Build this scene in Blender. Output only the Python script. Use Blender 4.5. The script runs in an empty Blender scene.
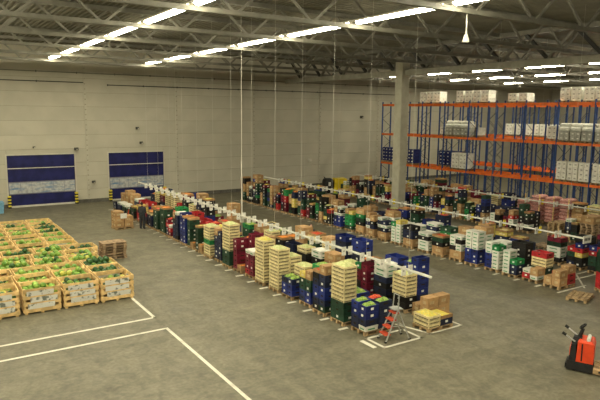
import bpy, math, random
from mathutils import Vector, Matrix
R = random.Random(7)
SC = bpy.context.scene
C = SC.collection
# ------------------------------------------------------------------ camera, world, exposure
FPX, YAW, PITCH, ROLL, CAMH = 582.6, 0.58091, 0.14789, 0.01061, 7.5
cy, sy, cp, sp = math.cos(YAW), math.sin(YAW), math.cos(PITCH), math.sin(PITCH)
_f = Vector((sy*cp, cy*cp, -sp)); _r = Vector((cy, -sy, 0)); _u = _r.cross(_f)
RR = _r*math.cos(ROLL)+_u*math.sin(ROLL); UU = -_r*math.sin(ROLL)+_u*math.cos(ROLL)
cam = bpy.data.cameras.new('camera'); cam.sensor_width = 36; cam.lens = FPX/600*36; cam.clip_end = 300; cam.clip_start = 0.05
co = bpy.data.objects.new('camera', cam); C.objects.link(co)
co.matrix_world = Matrix(((RR.x, UU.x, -_f.x, 0), (RR.y, UU.y, -_f.y, 0), (RR.z, UU.z, -_f.z, CAMH), (0, 0, 0, 1)))
SC.camera = co
w = bpy.data.worlds.new('world'); SC.world = w; w.use_nodes = True
w.node_tree.nodes['Background'].inputs[0].default_value = (1, .95, .85, 1)
w.node_tree.nodes['Background'].inputs[1].default_value = 0.05
SC.view_settings.view_transform = 'Standard'; SC.view_settings.look = 'None'
SC.view_settings.gamma = 1; SC.view_settings.use_curve_mapping = False
SC.view_settings.exposure = 0.1
LAMP = 58.0            # emission of the strip light diffusers
def proj(p):
    q = Vector(p)-Vector((0, 0, CAMH)); d = q.dot(_f)
    if d < .5: return (-9999, -9999)
    return (300+FPX*q.dot(RR)/d, 200-FPX*q.dot(UU)/d)
def seen(p, m=60):
    x, y = proj(p); return -m < x < 600+m and -m < y < 400+m
# ------------------------------------------------------------------ materials
MAT = {}
def mat(name, col, rough=.6, var=.12, scale=6, metal=0, col2=None, rnd=.0, bump=0, emit=0, coord='Object', detail=3, lo=.4, hi=.6, spec=.3):
    m = bpy.data.materials.new(name); m.use_nodes = True; nt = m.node_tree; n = nt.nodes; L = nt.links
    b = n['Principled BSDF']; b.inputs['Roughness'].default_value = rough; b.inputs['Metallic'].default_value = metal
    b.inputs['Specular IOR Level'].default_value = spec
    tc = n.new('ShaderNodeTexCoord'); no = n.new('ShaderNodeTexNoise'); no.inputs['Scale'].default_value = scale; no.inputs['Detail'].default_value = detail
    if rnd:
        o2 = n.new('ShaderNodeObjectInfo'); vm = n.new('ShaderNodeVectorMath'); vm.operation = 'MULTIPLY_ADD'; vm.inputs[1].default_value = (41, 17, 29)
        L.new(o2.outputs['Random'], vm.inputs[0]); L.new(tc.outputs[coord], vm.inputs[2]); L.new(vm.outputs[0], no.inputs['Vector'])
    else: L.new(tc.outputs[coord], no.inputs['Vector'])
    rp = n.new('ShaderNodeValToRGB'); L.new(no.outputs['Fac'], rp.inputs[0])
    c2 = col2 or tuple(min(1, c*(1+var)) for c in col); c1 = col if col2 else tuple(c*(1-var) for c in col)
    rp.color_ramp.elements[0].position = lo; rp.color_ramp.elements[1].position = hi
    rp.color_ramp.elements[0].color = (*c1, 1); rp.color_ramp.elements[1].color = (*c2, 1)
    out = rp.outputs[0]
    if rnd:
        oi = n.new('ShaderNodeObjectInfo'); hs = n.new('ShaderNodeHueSaturation')
        mr = n.new('ShaderNodeMapRange'); mr.inputs[3].default_value = 1-rnd; mr.inputs[4].default_value = 1+rnd
        L.new(oi.outputs['Random'], mr.inputs[0]); L.new(mr.outputs[0], hs.inputs['Value']); L.new(out, hs.inputs['Color']); out = hs.outputs[0]
    L.new(out, b.inputs['Base Color'])
    if bump:
        bp = n.new('ShaderNodeBump'); bp.inputs['Strength'].default_value = bump; L.new(no.outputs['Fac'], bp.inputs['Height']); L.new(bp.outputs[0], b.inputs['Normal'])
    if emit:
        b.inputs['Emission Color'].default_value = (1, .925, .69, 1); b.inputs['Emission Strength'].default_value = emit
    MAT[name] = m; return m
def floor_mat():
    m = bpy.data.materials.new('concrete'); m.use_nodes = True; nt = m.node_tree; n = nt.nodes; L = nt.links
    b = n['Principled BSDF']; b.inputs['Specular IOR Level'].default_value = .35
    tc = n.new('ShaderNodeTexCoord')
    def noise(s, d, dist=0, sc=(1, 1, 1)):
        mp = n.new('ShaderNodeMapping'); mp.inputs['Scale'].default_value = sc; L.new(tc.outputs['Object'], mp.inputs[0])
        q = n.new('ShaderNodeTexNoise'); q.inputs['Scale'].default_value = s; q.inputs['Detail'].default_value = d; q.inputs['Distortion'].default_value = dist
        L.new(mp.outputs[0], q.inputs['Vector']); return q.outputs['Fac']
    def ramp(src, p0, c0, p1, c1):
        r = n.new('ShaderNodeValToRGB'); e = r.color_ramp.elements; e[0].position = p0; e[1].position = p1; e[0].color = (*c0, 1); e[1].color = (*c1, 1)
        L.new(src, r.inputs[0]); return r.outputs[0]
    def mul(a, c, fac=1):
        x = n.new('ShaderNodeMix'); x.data_type = 'RGBA'; x.blend_type = 'MULTIPLY'; x.inputs[0].default_value = fac
        L.new(a, x.inputs[6]); L.new(c, x.inputs[7]); return x.outputs[2]
    base = ramp(noise(.25, 4), .3, (.142, .131, .092), .7, (.178, .164, .116))
    base = mul(base, ramp(noise(1.6, 8, 1.6), .35, (.78, .78, .76), .62, (1.08, 1.08, 1.05)))
    base = mul(base, ramp(noise(.5, 6, 3.5, (1, .35, 1)), .42, (.8, .8, .8), .55, (1, 1, 1)), .7)
    base = mul(base, ramp(noise(9, 6), .35, (.82, .82, .8), .65, (1.1, 1.1, 1.08)))
    wv = n.new('ShaderNodeTexWave'); wv.wave_type = 'RINGS'; wv.inputs['Scale'].default_value = .35; wv.inputs['Distortion'].default_value = 9; wv.inputs['Detail'].default_value = 4; wv.inputs['Detail Scale'].default_value = .6
    L.new(tc.outputs['Object'], wv.inputs[0])
    base = mul(base, ramp(wv.outputs['Fac'], .0, (.88, .88, .87), .35, (1, 1, 1)), .8)
    L.new(base, b.inputs['Base Color'])
    rr = n.new('ShaderNodeMapRange'); rr.inputs[3].default_value = .38; rr.inputs[4].default_value = .62; L.new(noise(1.2, 4), rr.inputs[0]); L.new(rr.outputs[0], b.inputs['Roughness'])
    MAT['concrete'] = m
floor_mat()
mat('wall_panel', (.46, .435, .345), .7, .04, .6, rnd=.025)
mat('wall_seam', (.30, .285, .225), .8, .1, 2)
mat('sign_yellow', (.80, .66, .05), .5)
mat('plinth', (.10, .095, .08), .8, .2, 3)
mat('deck', (.165, .155, .115), .7, .12, .8)
mat('steel', (.17, .163, .13), .55, .12, 2)
mat('girder', (.27, .26, .205), .6, .1, 2)  # paler than the other steel: light bounced from below is painted in
mat('dark_steel', (.05, .05, .045), .6, .2, 2)
mat('pillar', (.40, .385, .30), .7, .06, 2)
mat('white_steel', (.55, .53, .46), .5, .06, 3)
mat('lamp_housing', (.5, .48, .4), .5, .05, 3)
mat('lamp', (1, 1, 1), .4, .01, 3, emit=LAMP)
mat('paint_white', (.62, .6, .5), .7, .5, 2.5, col2=(.42, .4, .32), lo=.5, hi=.75, coord='Object')
mat('door_blue', (.012, .014, .085), .45, .2, 1.5)
mat('door_seam', (.16, .16, .22), .5)
mat('door_frame', (.50, .48, .40), .6, .06, 2)
mat('bumper_yellow', (.65, .55, .05), .5)
mat('bumper_black', (.015, .015, .015), .6)
mat('plastic_lightblue', (.16, .34, .48), .5)
mat('rack_blue', (.022, .058, .19), .45, .15, 3)
mat('rack_brace', (.05, .06, .09), .5, .15, 3)
mat('rack_orange', (.78, .16, .025), .45, .12, 2)
mat('pallet_wood', (.36, .25, .13), .8, .25, 5, rnd=.25)
mat('old_pallet_wood', (.30, .21, .125), .85, .3, 5, rnd=.2)
mat('bin_wood', (.66, .46, .20), .75, .18, 5, rnd=.15)
mat('crate_wood', (.66, .56, .30), .75, .14, 6, rnd=.12)
mat('crate_gap_shade', (.035, .026, .015), .9, .3, 8)  # near-black colour stands in for the shade in crate openings
mat('cardboard', (.36, .22, .10), .8, .12, 4, rnd=.2)
mat('tape', (.46, .34, .18), .5)
mat('blue_plastic', (.014, .026, .145), .4, .15, 5, rnd=.3)
mat('navy_plastic', (.014, .020, .05), .45, .2, 5, rnd=.3)
mat('green_plastic', (.015, .045, .026), .45, .2, 5, rnd=.35)
mat('bright_green_plastic', (.02, .20, .06), .45, .2, 5, rnd=.25)
mat('black_plastic', (.012, .012, .012), .45, .2, 5, rnd=.3)
mat('maroon_plastic', (.13, .010, .025), .45, .2, 5, rnd=.3)
mat('red_plastic', (.36, .022, .025), .45, .2, 5, rnd=.3)
mat('foam', (.66, .66, .58), .6, .06, 6, rnd=.08)
mat('foam_print', (.09, .26, .13), .6, .2, 9)
mat('yellow_card', (.58, .46, .10), .6, .1, 5)
mat('label_white', (.70, .69, .62), .6, .08, 12)
mat('sheet_print', (.62, .61, .55), .6, col2=(.16, .18, .15), scale=5, lo=.54, hi=.62, rnd=.06)
mat('produce_green', (.10, .22, .03), .5, col2=(.30, .38, .08), scale=14, lo=.35, hi=.65)
mat('produce_pale', (.36, .40, .14), .5, col2=(.50, .50, .24), scale=14, lo=.35, hi=.65)
mat('produce_red', (.45, .03, .02), .4, col2=(.55, .10, .03), scale=14)
mat('produce_orange', (.62, .16, .02), .4, col2=(.65, .26, .04), scale=14)
mat('produce_yellow', (.58, .44, .06), .4, col2=(.45, .42, .10), scale=14)
mat('melon_dark', (.018, .060, .018), .35, col2=(.05, .13, .03), scale=9, rnd=.3)
mat('melon_light', (.10, .24, .03), .4, col2=(.28, .42, .08), scale=7, rnd=.3)
mat('melon_yellow', (.50, .46, .08), .4, col2=(.38, .42, .08), scale=7, rnd=.2)
mat('sack_pink', (.48, .17, .15), .8, col2=(.66, .42, .37), scale=18, rnd=.15)
mat('wrap_white', (.76, .76, .68), .4, .10, 5, rnd=.10)
mat('wrap_grey', (.36, .36, .31), .45, .15, 5, rnd=.15)
mat('cover_blue', (.016, .026, .13), .5, .2, 3)
mat('truck_red', (.62, .060, .018), .35, .08, 4)
mat('rubber', (.014, .014, .014), .6, .2, 6)
mat('aluminium', (.52, .52, .50), .35, .06, 6, metal=.6)
mat('tread_red', (.50, .07, .03), .5)
mat('forklift_yellow', (.60, .44, .02), .4, .08, 3)
mat('cloth_dark', (.030, .032, .036), .85, .2, 8)
mat('skin', (.42, .24, .16), .55, .08, 8)
mat('hair_dark', (.03, .022, .018), .6, .2, 20)
def pane_mat():
    m = mat('door_pane', (.32, .33, .33), .25, col2=(.50, .51, .50), scale=5, lo=.35, hi=.65, spec=.5)
    nt = m.node_tree; n = nt.nodes; L = nt.links; b = n['Principled BSDF']
    src = b.inputs['Base Color'].links[0].from_socket
    tc = n.new('ShaderNodeTexCoord'); mp = n.new('ShaderNodeMapping'); mp.inputs['Scale'].default_value = (.5, 1, 3.5); L.new(tc.outputs['Object'], mp.inputs[0])
    q = n.new('ShaderNodeTexNoise'); q.inputs['Scale'].default_value = 1.7; q.inputs['Detail'].default_value = 4; L.new(mp.outputs[0], q.inputs['Vector'])
    r = n.new('ShaderNodeValToRGB'); r.color_ramp.elements[0].position = .5; r.color_ramp.elements[1].position = .7; L.new(q.outputs['Fac'], r.inputs[0])
    x = n.new('ShaderNodeMix'); x.data_type = 'RGBA'; L.new(r.outputs[0], x.inputs[0]); L.new(src, x.inputs[6]); x.inputs[7].default_value = (.12, .22, .36, 1); L.new(x.outputs[2], b.inputs['Base Color'])
pane_mat()
# ------------------------------------------------------------------ mesh helpers
class MB:
    def __init__(s): s.v = []; s.f = []; s.mi = []; s.mats = []
    def m(s, name):
        if name not in s.mats: s.mats.append(name)
        return s.mats.index(name)
    def add(s, vs, fs, mt):
        k = len(s.v); i = s.m(mt); s.v += [tuple(v) for v in vs]
        for f in fs: s.f.append([a+k for a in f]); s.mi.append(i)
    def box(s, x0, x1, y0, y1, z0, z1, mt, rot=None):
        vs = [(x, y, z) for z in (z0, z1) for y in (y0, y1) for x in (x0, x1)]
        if rot: vs = [rot @ Vector(v) for v in vs]
        s.add(vs, [(0, 2, 3, 1), (4, 5, 7, 6), (0, 1, 5, 4), (2, 6, 7, 3), (0, 4, 6, 2), (1, 3, 7, 5)], mt); return s
    def frustum(s, x0, x1, y0, y1, z0, z1, ix, iy, mt):
        vs = [(x0, y0, z0), (x1, y0, z0), (x0, y1, z0), (x1, y1, z0), (x0+ix, y0+iy, z1), (x1-ix, y0+iy, z1), (x0+ix, y1-iy, z1), (x1-ix, y1-iy, z1)]
        s.add(vs, [(0, 2, 3, 1), (4, 5, 7, 6), (0, 1, 5, 4), (2, 6, 7, 3), (0, 4, 6, 2), (1, 3, 7, 5)], mt); return s
    def bar(s, a, b, wx, wy, mt):
        a = Vector(a); b = Vector(b); d = (b-a).normalized(); ref = Vector((0, 0, 1)) if abs(d.z) < .9 else Vector((0, 1, 0))
        p = d.cross(ref).normalized()*wx/2; q = p.cross(d).normalized()*wy/2
        vs = [o+i*p+j*q for o in (a, b) for j in (-1, 1) for i in (-1, 1)]
        s.add(vs, [(0, 2, 3, 1), (4, 5, 7, 6), (0, 1, 5, 4), (2, 6, 7, 3), (0, 4, 6, 2), (1, 3, 7, 5)], mt); return s
    def tube(s, a, b, r0, r1, mt, n=10):
        a = Vector(a); b = Vector(b); d = (b-a).normalized(); ref = Vector((0, 0, 1)) if abs(d.z) < .9 else Vector((0, 1, 0))
        p = d.cross(ref).normalized(); q = p.cross(d)
        vs = []
        for o, r in ((a, r0), (b, r1)):
            for i in range(n):
                t = 2*math.pi*i/n; vs.append(o+(p*math.cos(t)+q*math.sin(t))*r)
        fs = [(i, (i+1) % n, n+(i+1) % n, n+i) for i in range(n)]+[tuple(range(n))[::-1], tuple(range(n, 2*n))]
        s.add(vs, fs, mt); return s
    def path(s, pts, r, mt, n=8):
        for a, b in zip(pts, pts[1:]): s.tube(a, b, r, r, mt, n)
        return s
    def lathe(s, prof, c, mt, n=14):
        k = len(prof); vs = []
        for r, z in prof:
            for i in range(n):
                t = 2*math.pi*i/n; vs.append((c[0]+r*math.cos(t), c[1]+r*math.sin(t), c[2]+z))
        fs = [(j*n+i, j*n+(i+1) % n, (j+1)*n+(i+1) % n, (j+1)*n+i) for j in range(k-1) for i in range(n)]
        s.add(vs, fs, mt); return s
    def ell(s, c, r, mt, n=8, k=5, rot=None, sq=1.0):
        vs = []
        def pw(a): return math.copysign(abs(a)**sq, a)
        for j in range(k+1):
            ph = -math.pi/2+math.pi*j/k
            for i in range(n):
                t = 2*math.pi*i/n
                v = Vector((r[0]*pw(math.cos(ph))*pw(math.cos(t)), r[1]*pw(math.cos(ph))*pw(math.sin(t)), r[2]*pw(math.sin(ph))))
                if rot: v = rot @ v
                vs.append(v+Vector(c))
        s.add(vs, [(j*n+i, j*n+(i+1) % n, (j+1)*n+(i+1) % n, (j+1)*n+i) for j in range(k) for i in range(n)], mt); return s
    def heap(s, x0, x1, y0, y1, z, h, mt, rg, nx=6, ny=6):
        vs = []
        for j in range(ny+1):
            for i in range(nx+1):
                u, v = i/nx, j/ny; e = min(1, 4*u*(1-u)*1.3)*min(1, 4*v*(1-v)*1.3)
                vs.append((x0+(x1-x0)*u, y0+(y1-y0)*v, z+h*e*(.6+.6*rg.random())))
        s.add(vs, [(j*(nx+1)+i, j*(nx+1)+i+1, (j+1)*(nx+1)+i+1, (j+1)*(nx+1)+i) for j in range(ny) for i in range(nx)], mt); return s
    def mesh(s, name, smooth=False):
        me = bpy.data.meshes.new(name); me.from_pydata(s.v, [], s.f)
        for k in s.mats: me.materials.append(MAT[k])
        me.polygons.foreach_set('material_index', s.mi)
        if smooth: me.polygons.foreach_set('use_smooth', [True]*len(me.polygons))
        me.update(); return me
    def build(s, name, parent=None, loc=None, smooth=False):
        return put(name, s.mesh(name, smooth), parent, loc)
def put(name, me, parent=None, loc=None, rz=0):
    o = bpy.data.objects.new(name, me); C.objects.link(o)
    if parent: o.parent = parent
    if loc is not None: o.location = loc
    if rz: o.rotation_euler = (0, 0, rz)
    return o
def tag(o, label, cat, group=None, kind=None):
    o['label'] = label; o['category'] = cat
    if group: o['group'] = group
    if kind: o['kind'] = kind
    return o
def thing(name, label, cat, loc=(0, 0, 0), rz=0, group=None):
    return tag(put(name, None, None, loc, rz), label, cat, group)
def struct(o, label, cat):
    return tag(o, label, cat, None, 'structure')
ORD = 'zeroth first second third fourth fifth sixth seventh eighth ninth tenth eleventh twelfth thirteenth fourteenth fifteenth sixteenth seventeenth eighteenth nineteenth twentieth twenty-first twenty-second twenty-third twenty-fourth twenty-fifth twenty-sixth twenty-seventh twenty-eighth twenty-ninth thirtieth thirty-first thirty-second thirty-third'.split()
# ------------------------------------------------------------------ room shell
WY, XL, XR, YB, ZC = 49.5, -12.0, 74.0, -14.0, 12.55
fl = struct(MB().box(XL, XR, YB, WY, -.2, 0, 'concrete').build('floor'), 'worn olive grey concrete warehouse floor', 'floor')
def line(pts, wd=.11):
    for a, b in zip(pts, pts[1:]):
        d = (Vector(b)-Vector(a)).normalized()*wd/2
        m = MB(); a3 = Vector((*a, 0))-Vector((*d, 0)); b3 = Vector((*b, 0))+Vector((*d, 0))
        m.bar(a3+Vector((0, 0, .002)), b3+Vector((0, 0, .002)), wd, .004, 'paint_white'); m.build('painted_line', fl)
line([(-4, 20.12), (6.85, 20.12), (6.85, 22.8)])
line([(-4, 18.85), (6.85, 18.85), (6.85, 6)])
line([(12.22, 14.42), (12.22, 13.52), (13.85, 13.52), (13.85, 14.42), (12.22, 14.42)], .10)
line([(14.0, 14.9), (14.4, 13.62), (15.95, 13.62), (15.95, 14.5)], .09)
line([(11.95, 14.3), (11.95, 13.75)], .16)
line([(22.55, 14.1), (24.6, 14.1)], .09); line([(23.8, 14.9), (27.2, 14.9)], .09); line([(25.6, 15.4), (28.2, 15.4)], .08)
line([(24.2, 13.9), (26.6, 15.9)], .08)
# back wall: dark core, plinth and horizontal sandwich panels around the two dock doors
wall = struct(MB().box(XL, XR, WY+.045, WY+.25, .28, ZC, 'wall_seam').box(XL, XR, WY+.03, WY+.25, 0, .28, 'plinth').build('wall_back'), 'tall beige panelled wall with two blue dock doors', 'wall')
doors = [(5.62, 10.58), (13.30, 18.06)]; DH = 4.05
edges = [XL]+[11.6+7.75*k for k in range(-3, 9)]+[XR]
zrows = [.28]+[1.12*k for k in range(1, 11)]+[ZC]
def panel(x0, x1, z0, z1):
    m = MB(); g = .012; m.box(x0+g, x1-g, WY, WY+.06, z0+g, z1-g, 'wall_panel'); m.build('wall_panel', wall)
for x0, x1 in zip(edges, edges[1:]):
    for z0, z1 in zip(zrows, zrows[1:]):
        spans = [(x0, x1)]
        if z0 < DH:
            for d0, d1 in doors:
                out = []
                for a, b in spans:
                    if d1 <= a or d0 >= b: out.append((a, b)); continue
                    if d0 > a: out.append((a, d0))
                    if d1 < b: out.append((d1, b))
                spans = out
            for a, b in spans: panel(a, b, z0, min(z1, DH) if False else z1)
            if z1 > DH:
                for d0, d1 in doors:
                    if x0 <= d0 < x1 or x0 < d1 <= x1: panel(max(d0, x0), min(d1, x1), DH, z1)
        else: panel(x0, x1, z0, z1)
for x in edges[1:-1]:
    m = MB(); m.box(x-.09, x+.09, WY-.05, WY, .28, 11.2, 'wall_panel')
    m.build('cover_strip', wall)
    s = MB()
    for k in range(26): s.box(x-.05, x+.05, WY-.065, WY-.05, .6+.41*k, .68+.41*k, 'wall_seam')
    s.build('fixing_clips', wall)
struct(MB().box(XL-.25, XL, YB, WY, 0, ZC, 'wall_panel').build('wall_left'), 'plain beige side wall of the warehouse', 'wall')
struct(MB().box(XR, XR+.25, YB, WY, 0, ZC, 'wall_panel').build('wall_right'), 'plain beige end wall behind the pallet racks', 'wall')
struct(MB().box(XL, XR, YB-.25, YB, 0, ZC, 'wall_panel').build('wall_front'), 'plain beige front wall of the warehouse', 'wall')
# corrugated roof deck
m = MB(); p = .30; n = int((XR-XL)/p); vs = []; prof = []
for i in range(n): prof += [(XL+p*i, ZC), (XL+p*i+.10, ZC), (XL+p*i+.14, ZC+.09), (XL+p*i+.26, ZC+.09)]
prof.append((XL+p*n, ZC))
for x, z in prof: vs += [(x, YB, z), (x, WY, z)]
m.add(vs, [(2*i, 2*i+1, 2*i+3, 2*i+2) for i in range(len(prof)-1)], 'deck')
m.box(XL, XR, YB, WY, ZC+.1, ZC+.25, 'deck')
struct(m.build('ceiling'), 'corrugated olive grey roof deck', 'ceiling')
# dock doors
DW = ('first', 'second')
for i, (d0, d1) in enumerate(doors):
    lab = ('dark blue sectional dock door beside the melon bins', 'dark blue sectional dock door behind the goods rows')[i]
    d = struct(put('door_%d' % (i+1), None, None, (d0, WY+.02, 0)), lab, 'door'); W = d1-d0
    for a, b, c, e in ((-.09, 0, 0, DH+.09), (W, W+.09, 0, DH+.09)): MB().box(a, b, -.07, .04, c, e, 'door_frame').build('door_frame', d)
    MB().box(0, W, -.07, .04, DH, DH+.09, 'door_frame').build('door_frame', d)
    MB().box(0, W, -.02, .03, 0, .14, 'white_steel').build('bottom_seal', d)
    zs = [.14, 1.02, 1.98, 3.04, DH]
    for k in range(4):
        if k == 1:
            sec = MB().box(.02, W-.02, 0, .03, zs[k]+.012, zs[k+1]-.012, 'door_seam').build('vision_section', d)
            np_ = 6
            for q in range(np_):
                a = .06+(W-.12)*q/np_; b = .06+(W-.12)*(q+1)/np_
                MB().box(a+.012, b-.012, -.012, .0, zs[k]+.06, zs[k+1]-.06, 'door_pane').build('pane', sec)
        else:
            MB().box(.02, W-.02, 0, .03, zs[k]+.012, zs[k+1]-.012, 'door_blue').build('door_section', d)
            if k == 3: MB().box(.02, W-.02, -.012, .0, zs[k]-.03, zs[k]+.03, 'white_steel').build('joint_strip', d)
    for a in (-.10, W-.12):
        post = MB()
        for q in range(8): post.box(a, a+.22, -.32, -.09, .12*q, .12*q+.12, 'bumper_yellow' if q % 2 else 'bumper_black')
        b_ = post.build('bumper_post', d); b_['label'] = 'yellow and black striped bumper post'
# small fixtures on the wall
def fixture(px, pz, label, mtn='dark_steel', s=.14, name='wall_lamp'):
    o = thing(name, label, 'wall fixture', (px, WY-.05, pz))
    MB().box(-s, s, -.02, .05, -s*.7, s*.7, mtn).build('back_plate', o); MB().frustum(-s*.8, s*.8, -.22, -.02, -s*.5, s*.4, .04, .05, mtn).build('housing', o)
    MB().tube((0, -.22, -.02), (0, -.26, -.04), .05, .06, 'white_steel').build('lens', o)
fixture(10.75, 4.45, 'small dark lamp box above corner of dock door by bins', s=.16)
fixture(12.0, 1.7, 'small dark box low on wall between the dock doors')
fixture(16.1, 4.85, 'small dark lamp box above dock door behind goods')
fixture(15.8, 6.1, 'small dark camera high above the goods dock door', name='wall_camera')
fixture(40.3, 7.15, 'black camera high on wall near the end rack', name='wall_camera', s=.2)
fixture(33.6, 2.75, 'white junction box on wall above the far goods', 'white_steel', name='junction_box', s=.2)
fixture(5.0, 4.7, 'tiny dark lamp on wall above dock door post', s=.09)
fixture(7.6, 4.65, 'tiny dark lamp centred above dock door by bins', s=.09)
for x0, x1, z, lab in ((-4, 11.5, 9.75, 'long dark pipe along wall above dock door by bins'), (13.4, 46, 9.62, 'long dark pipe along wall above the goods rows'), (-4, 60, 10.5, 'upper dark cable tray along top of the wall')):
    o = MB().bar((x0, WY-.09, z), (x1, WY-.09, z), .07, .07, 'dark_steel' if z < 10 else 'steel')
    for k in range(int((x1-x0)/3)): o.box(x0+3*k, x0+3*k+.06, WY-.1, WY, z-.07, z+.07, 'dark_steel')
    tag(o.build('wall_pipe'), lab, 'pipe')
# ------------------------------------------------------------------ pillar, girder, trusses
ps = put('pillar', None, None, (30.8, 33.1, 0)); struct(ps, 'tall pale square pillar carrying the roof girder', 'pillar')
m = MB(); q = .40; c = .06
ring = [(-q+c, -q), (q-c, -q), (q, -q+c), (q, q-c), (q-c, q), (-q+c, q), (-q, q-c), (-q, -q+c)]
m.add([(x, y, 0) for x, y in ring]+[(x, y, 11.6) for x, y in ring], [(i, (i+1) % 8, 8+(i+1) % 8, 8+i) for i in range(8)]+[tuple(range(8, 16))], 'pillar'); m.build('shaft', ps)
MB().box(-.5, .5, -.5, .5, 0, .12, 'pillar').build('foot', ps); MB().box(-.5, .5, -.6, .6, 11.4, 11.7, 'steel').build('capital', ps)
gd = struct(put('roof_girder', None, None, (30.8, 0, 0)), 'deep roof girder over the pillar', 'girder')
MB().box(-.18, .18, YB, WY, 10.36, 10.76, 'girder').build('bottom_chord', gd); MB().box(-.16, .16, YB, WY, 12.25, 12.5, 'steel').build('top_chord', gd)
y = 8.0; k = 0
while y < WY-2:
    MB().bar((0, y, 10.72), (0, y+1.6, 12.3), .22, .16, 'dark_steel').build('diagonal', gd); MB().bar((0, y, 10.72), (0, y-1.6, 12.3), .18, .14, 'steel').build('diagonal', gd)
    y += 3.25
TY = [14.2+5.15*k for k in range(-4, 7)]
for i, ty in enumerate(TY):
    t = struct(put('roof_truss', None, None, (0, ty, 0)), 'steel lattice roof truss, %s from the dock wall' % ORD[len(TY)-i], 'roof truss')
    MB().box(XL, XR, -.10, .10, 10.93, 11.10, 'steel').build('bottom_chord', t); MB().box(XL, XR, -.11, .11, 12.32, 12.52, 'steel').build('top_chord', t)
    x = 13.17-3.3*8
    while x < 62:
        if seen((x, ty, 11.6), 120):
            for sgn in (-1, 1): MB().bar((x+sgn*.12, 0, 11.08), (x+sgn*1.6, 0, 12.34), .09, .09, 'steel').build('diagonal', t)
        x += 3.3
# ------------------------------------------------------------------ strip lights
def strip_mesh(L, wd=.28):
    h = MB().box(-.05, .05, -2.57, -2.49, -.05, .05, 'lamp_housing').box(-.05, .05, 2.49, 2.57, -.05, .05, 'lamp_housing')
    h.box(-wd*.6, wd*.6, -2.57, 2.57, .05, .12, 'lamp_housing').box(-wd*.6, wd*.6, -L/2-.01, -L/2, -.03, .12, 'lamp_housing').box(-wd*.6, wd*.6, L/2, L/2+.01, -.03, .12, 'lamp_housing')
    d = MB(); n = 6; vs = []
    for yy in (-L/2, L/2):
        for i in range(n+1):
            t = math.pi*i/n; vs.append((wd/2*math.cos(t), yy, .05-wd*.42*math.sin(t)))
    d.add(vs, [(i, i+1, n+2+i, n+1+i) for i in range(n)]+[tuple(range(n+1)), tuple(range(n+1, 2*n+2))[::-1]], 'lamp')
    return h.mesh('housing'), d.mesh('diffuser')
SH = strip_mesh(4.72); SH2 = strip_mesh(3.8, .26)
def strip(x, y, me, label, group):
    o = thing('strip_light', label, 'strip light', (x, y, 11.15), 0, group); put('housing', me[0], o); put('diffuser', me[1], o)
rows = [(8.33, SH, 'row over the melon bins'), (15.3, SH, 'row over the stepladder goods'), (39.8, SH2, 'row above the pallet racks'), (48.4, SH2, 'second row beyond the girder'), (57.3, SH2, 'third row beyond the girder'), (1.2, SH, 'unseen added row second from side wall'), (-5.6, SH, 'unseen added row beside side wall')]  # last two rows are out of view, added for the light they give
for x, me, lab in rows:
    ys = [t+2.57 for t in TY[:-1]]
    for j, yy in enumerate(ys):
        nb = len(ys)-j
        strip(x, yy, me, 'bright fluorescent strip light, %s from the dock wall, %s' % (ORD[nb], lab), 'strip lights, '+lab)
# pendants
def pendant(x, y, z, s, label, ztop=10.93):
    o = thing('pendant_lamp', label, 'pendant', (x, y, z))
    MB().tube((0, 0, .35*s), (0, 0, ztop-z), .035*s, .035*s, 'white_steel').build('stem', o)
    MB().lathe([(.04*s, .42*s), (.09*s, .36*s), (.17*s, .12*s), (.20*s, 0), (.19*s, -.03*s)], (0, 0, 0), 'white_steel').build('bell', o, smooth=True)
    MB().lathe([(.0, -.12*s), (.07*s, -.10*s), (.13*s, -.02*s), (.0, -.01*s)], (0, 0, 0), 'rubber').build('lens', o, smooth=True)
pendant(16.1, 14.2, 10.0, .62, 'white bell pendant hanging from truss over the stepladder goods')
pendant(34.4, 39.95, 10.25, .7, 'small white bell pendant beyond the girder near the pillar')
pendant(36.4, 34.8, 10.25, .7, 'small white bell pendant over the white stacks on racks')
pendant(47.0, 34.8, 10.1, .7, 'small white bell pendant deep in the rack hall')
# ------------------------------------------------------------------ sign rails
def rail(x, z, y0, y1, ys, wires, label, mats, endsign=False):
    o = thing('sign_rail', label, 'sign rail', (x, y0, z))
    MB().box(-.03, .03, 0, y1-y0, -.035, .035, 'foam').build('rail', o)
    for wy in wires:
        MB().tube((0, wy-y0, .04), (0, wy-y0, 12.55-z), .0045, .0045, 'white_steel', 4).build('wire', o)
    for k, sy_ in enumerate(ys):
        for j, dx in enumerate((-.16, .16)):
            s_ = MB().box(dx-.10, dx+.10, sy_-y0-.012, sy_-y0+.012, -.20, .14, mats[(k*2+j) % len(mats)])
            sg = s_.build('sign_plate', o)
            MB().box(dx-.04, dx+.03, sy_-y0-.015, sy_-y0-.012, -.06, .0, 'wrap_grey').build('sign_mark', sg)
    if endsign:
        e = MB().box(-.32, .32, -.02, .02, -.2, .16, 'label_white').build('end_plate', o)
        for k in range(4): MB().box(-.24+.12*k, -.16+.12*k, -.024, -.02, -.08, .05, 'dark_steel').build('sign_mark', e)
SA = [14.47+1.135*k for k in range(25)]; SB = [16.5+1.09*k for k in range(25)]; SCR = [19.3+1.08*k for k in range(22)]
rail(14.0, 2.14, 13.3, 44, SA, [14.4+2.28*k for k in range(13)], 'white hanging sign rail over the stepladder goods row', ['label_white'])
rail(26.0, 1.80, 15.0, 45.5, SB, [16+4.6*k for k in range(7)], 'white hanging sign rail with yellow plates over middle goods row', ['label_white', 'label_white', 'label_white', 'sign_yellow'], True)
rail(35.0, 1.76, 17.5, 43.5, SCR, [18+6*k for k in range(5)], 'white sign rail in front of the blue pallet racks', ['label_white', 'label_white', 'label_white', 'sign_yellow', 'label_white', 'label_white'])
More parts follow.
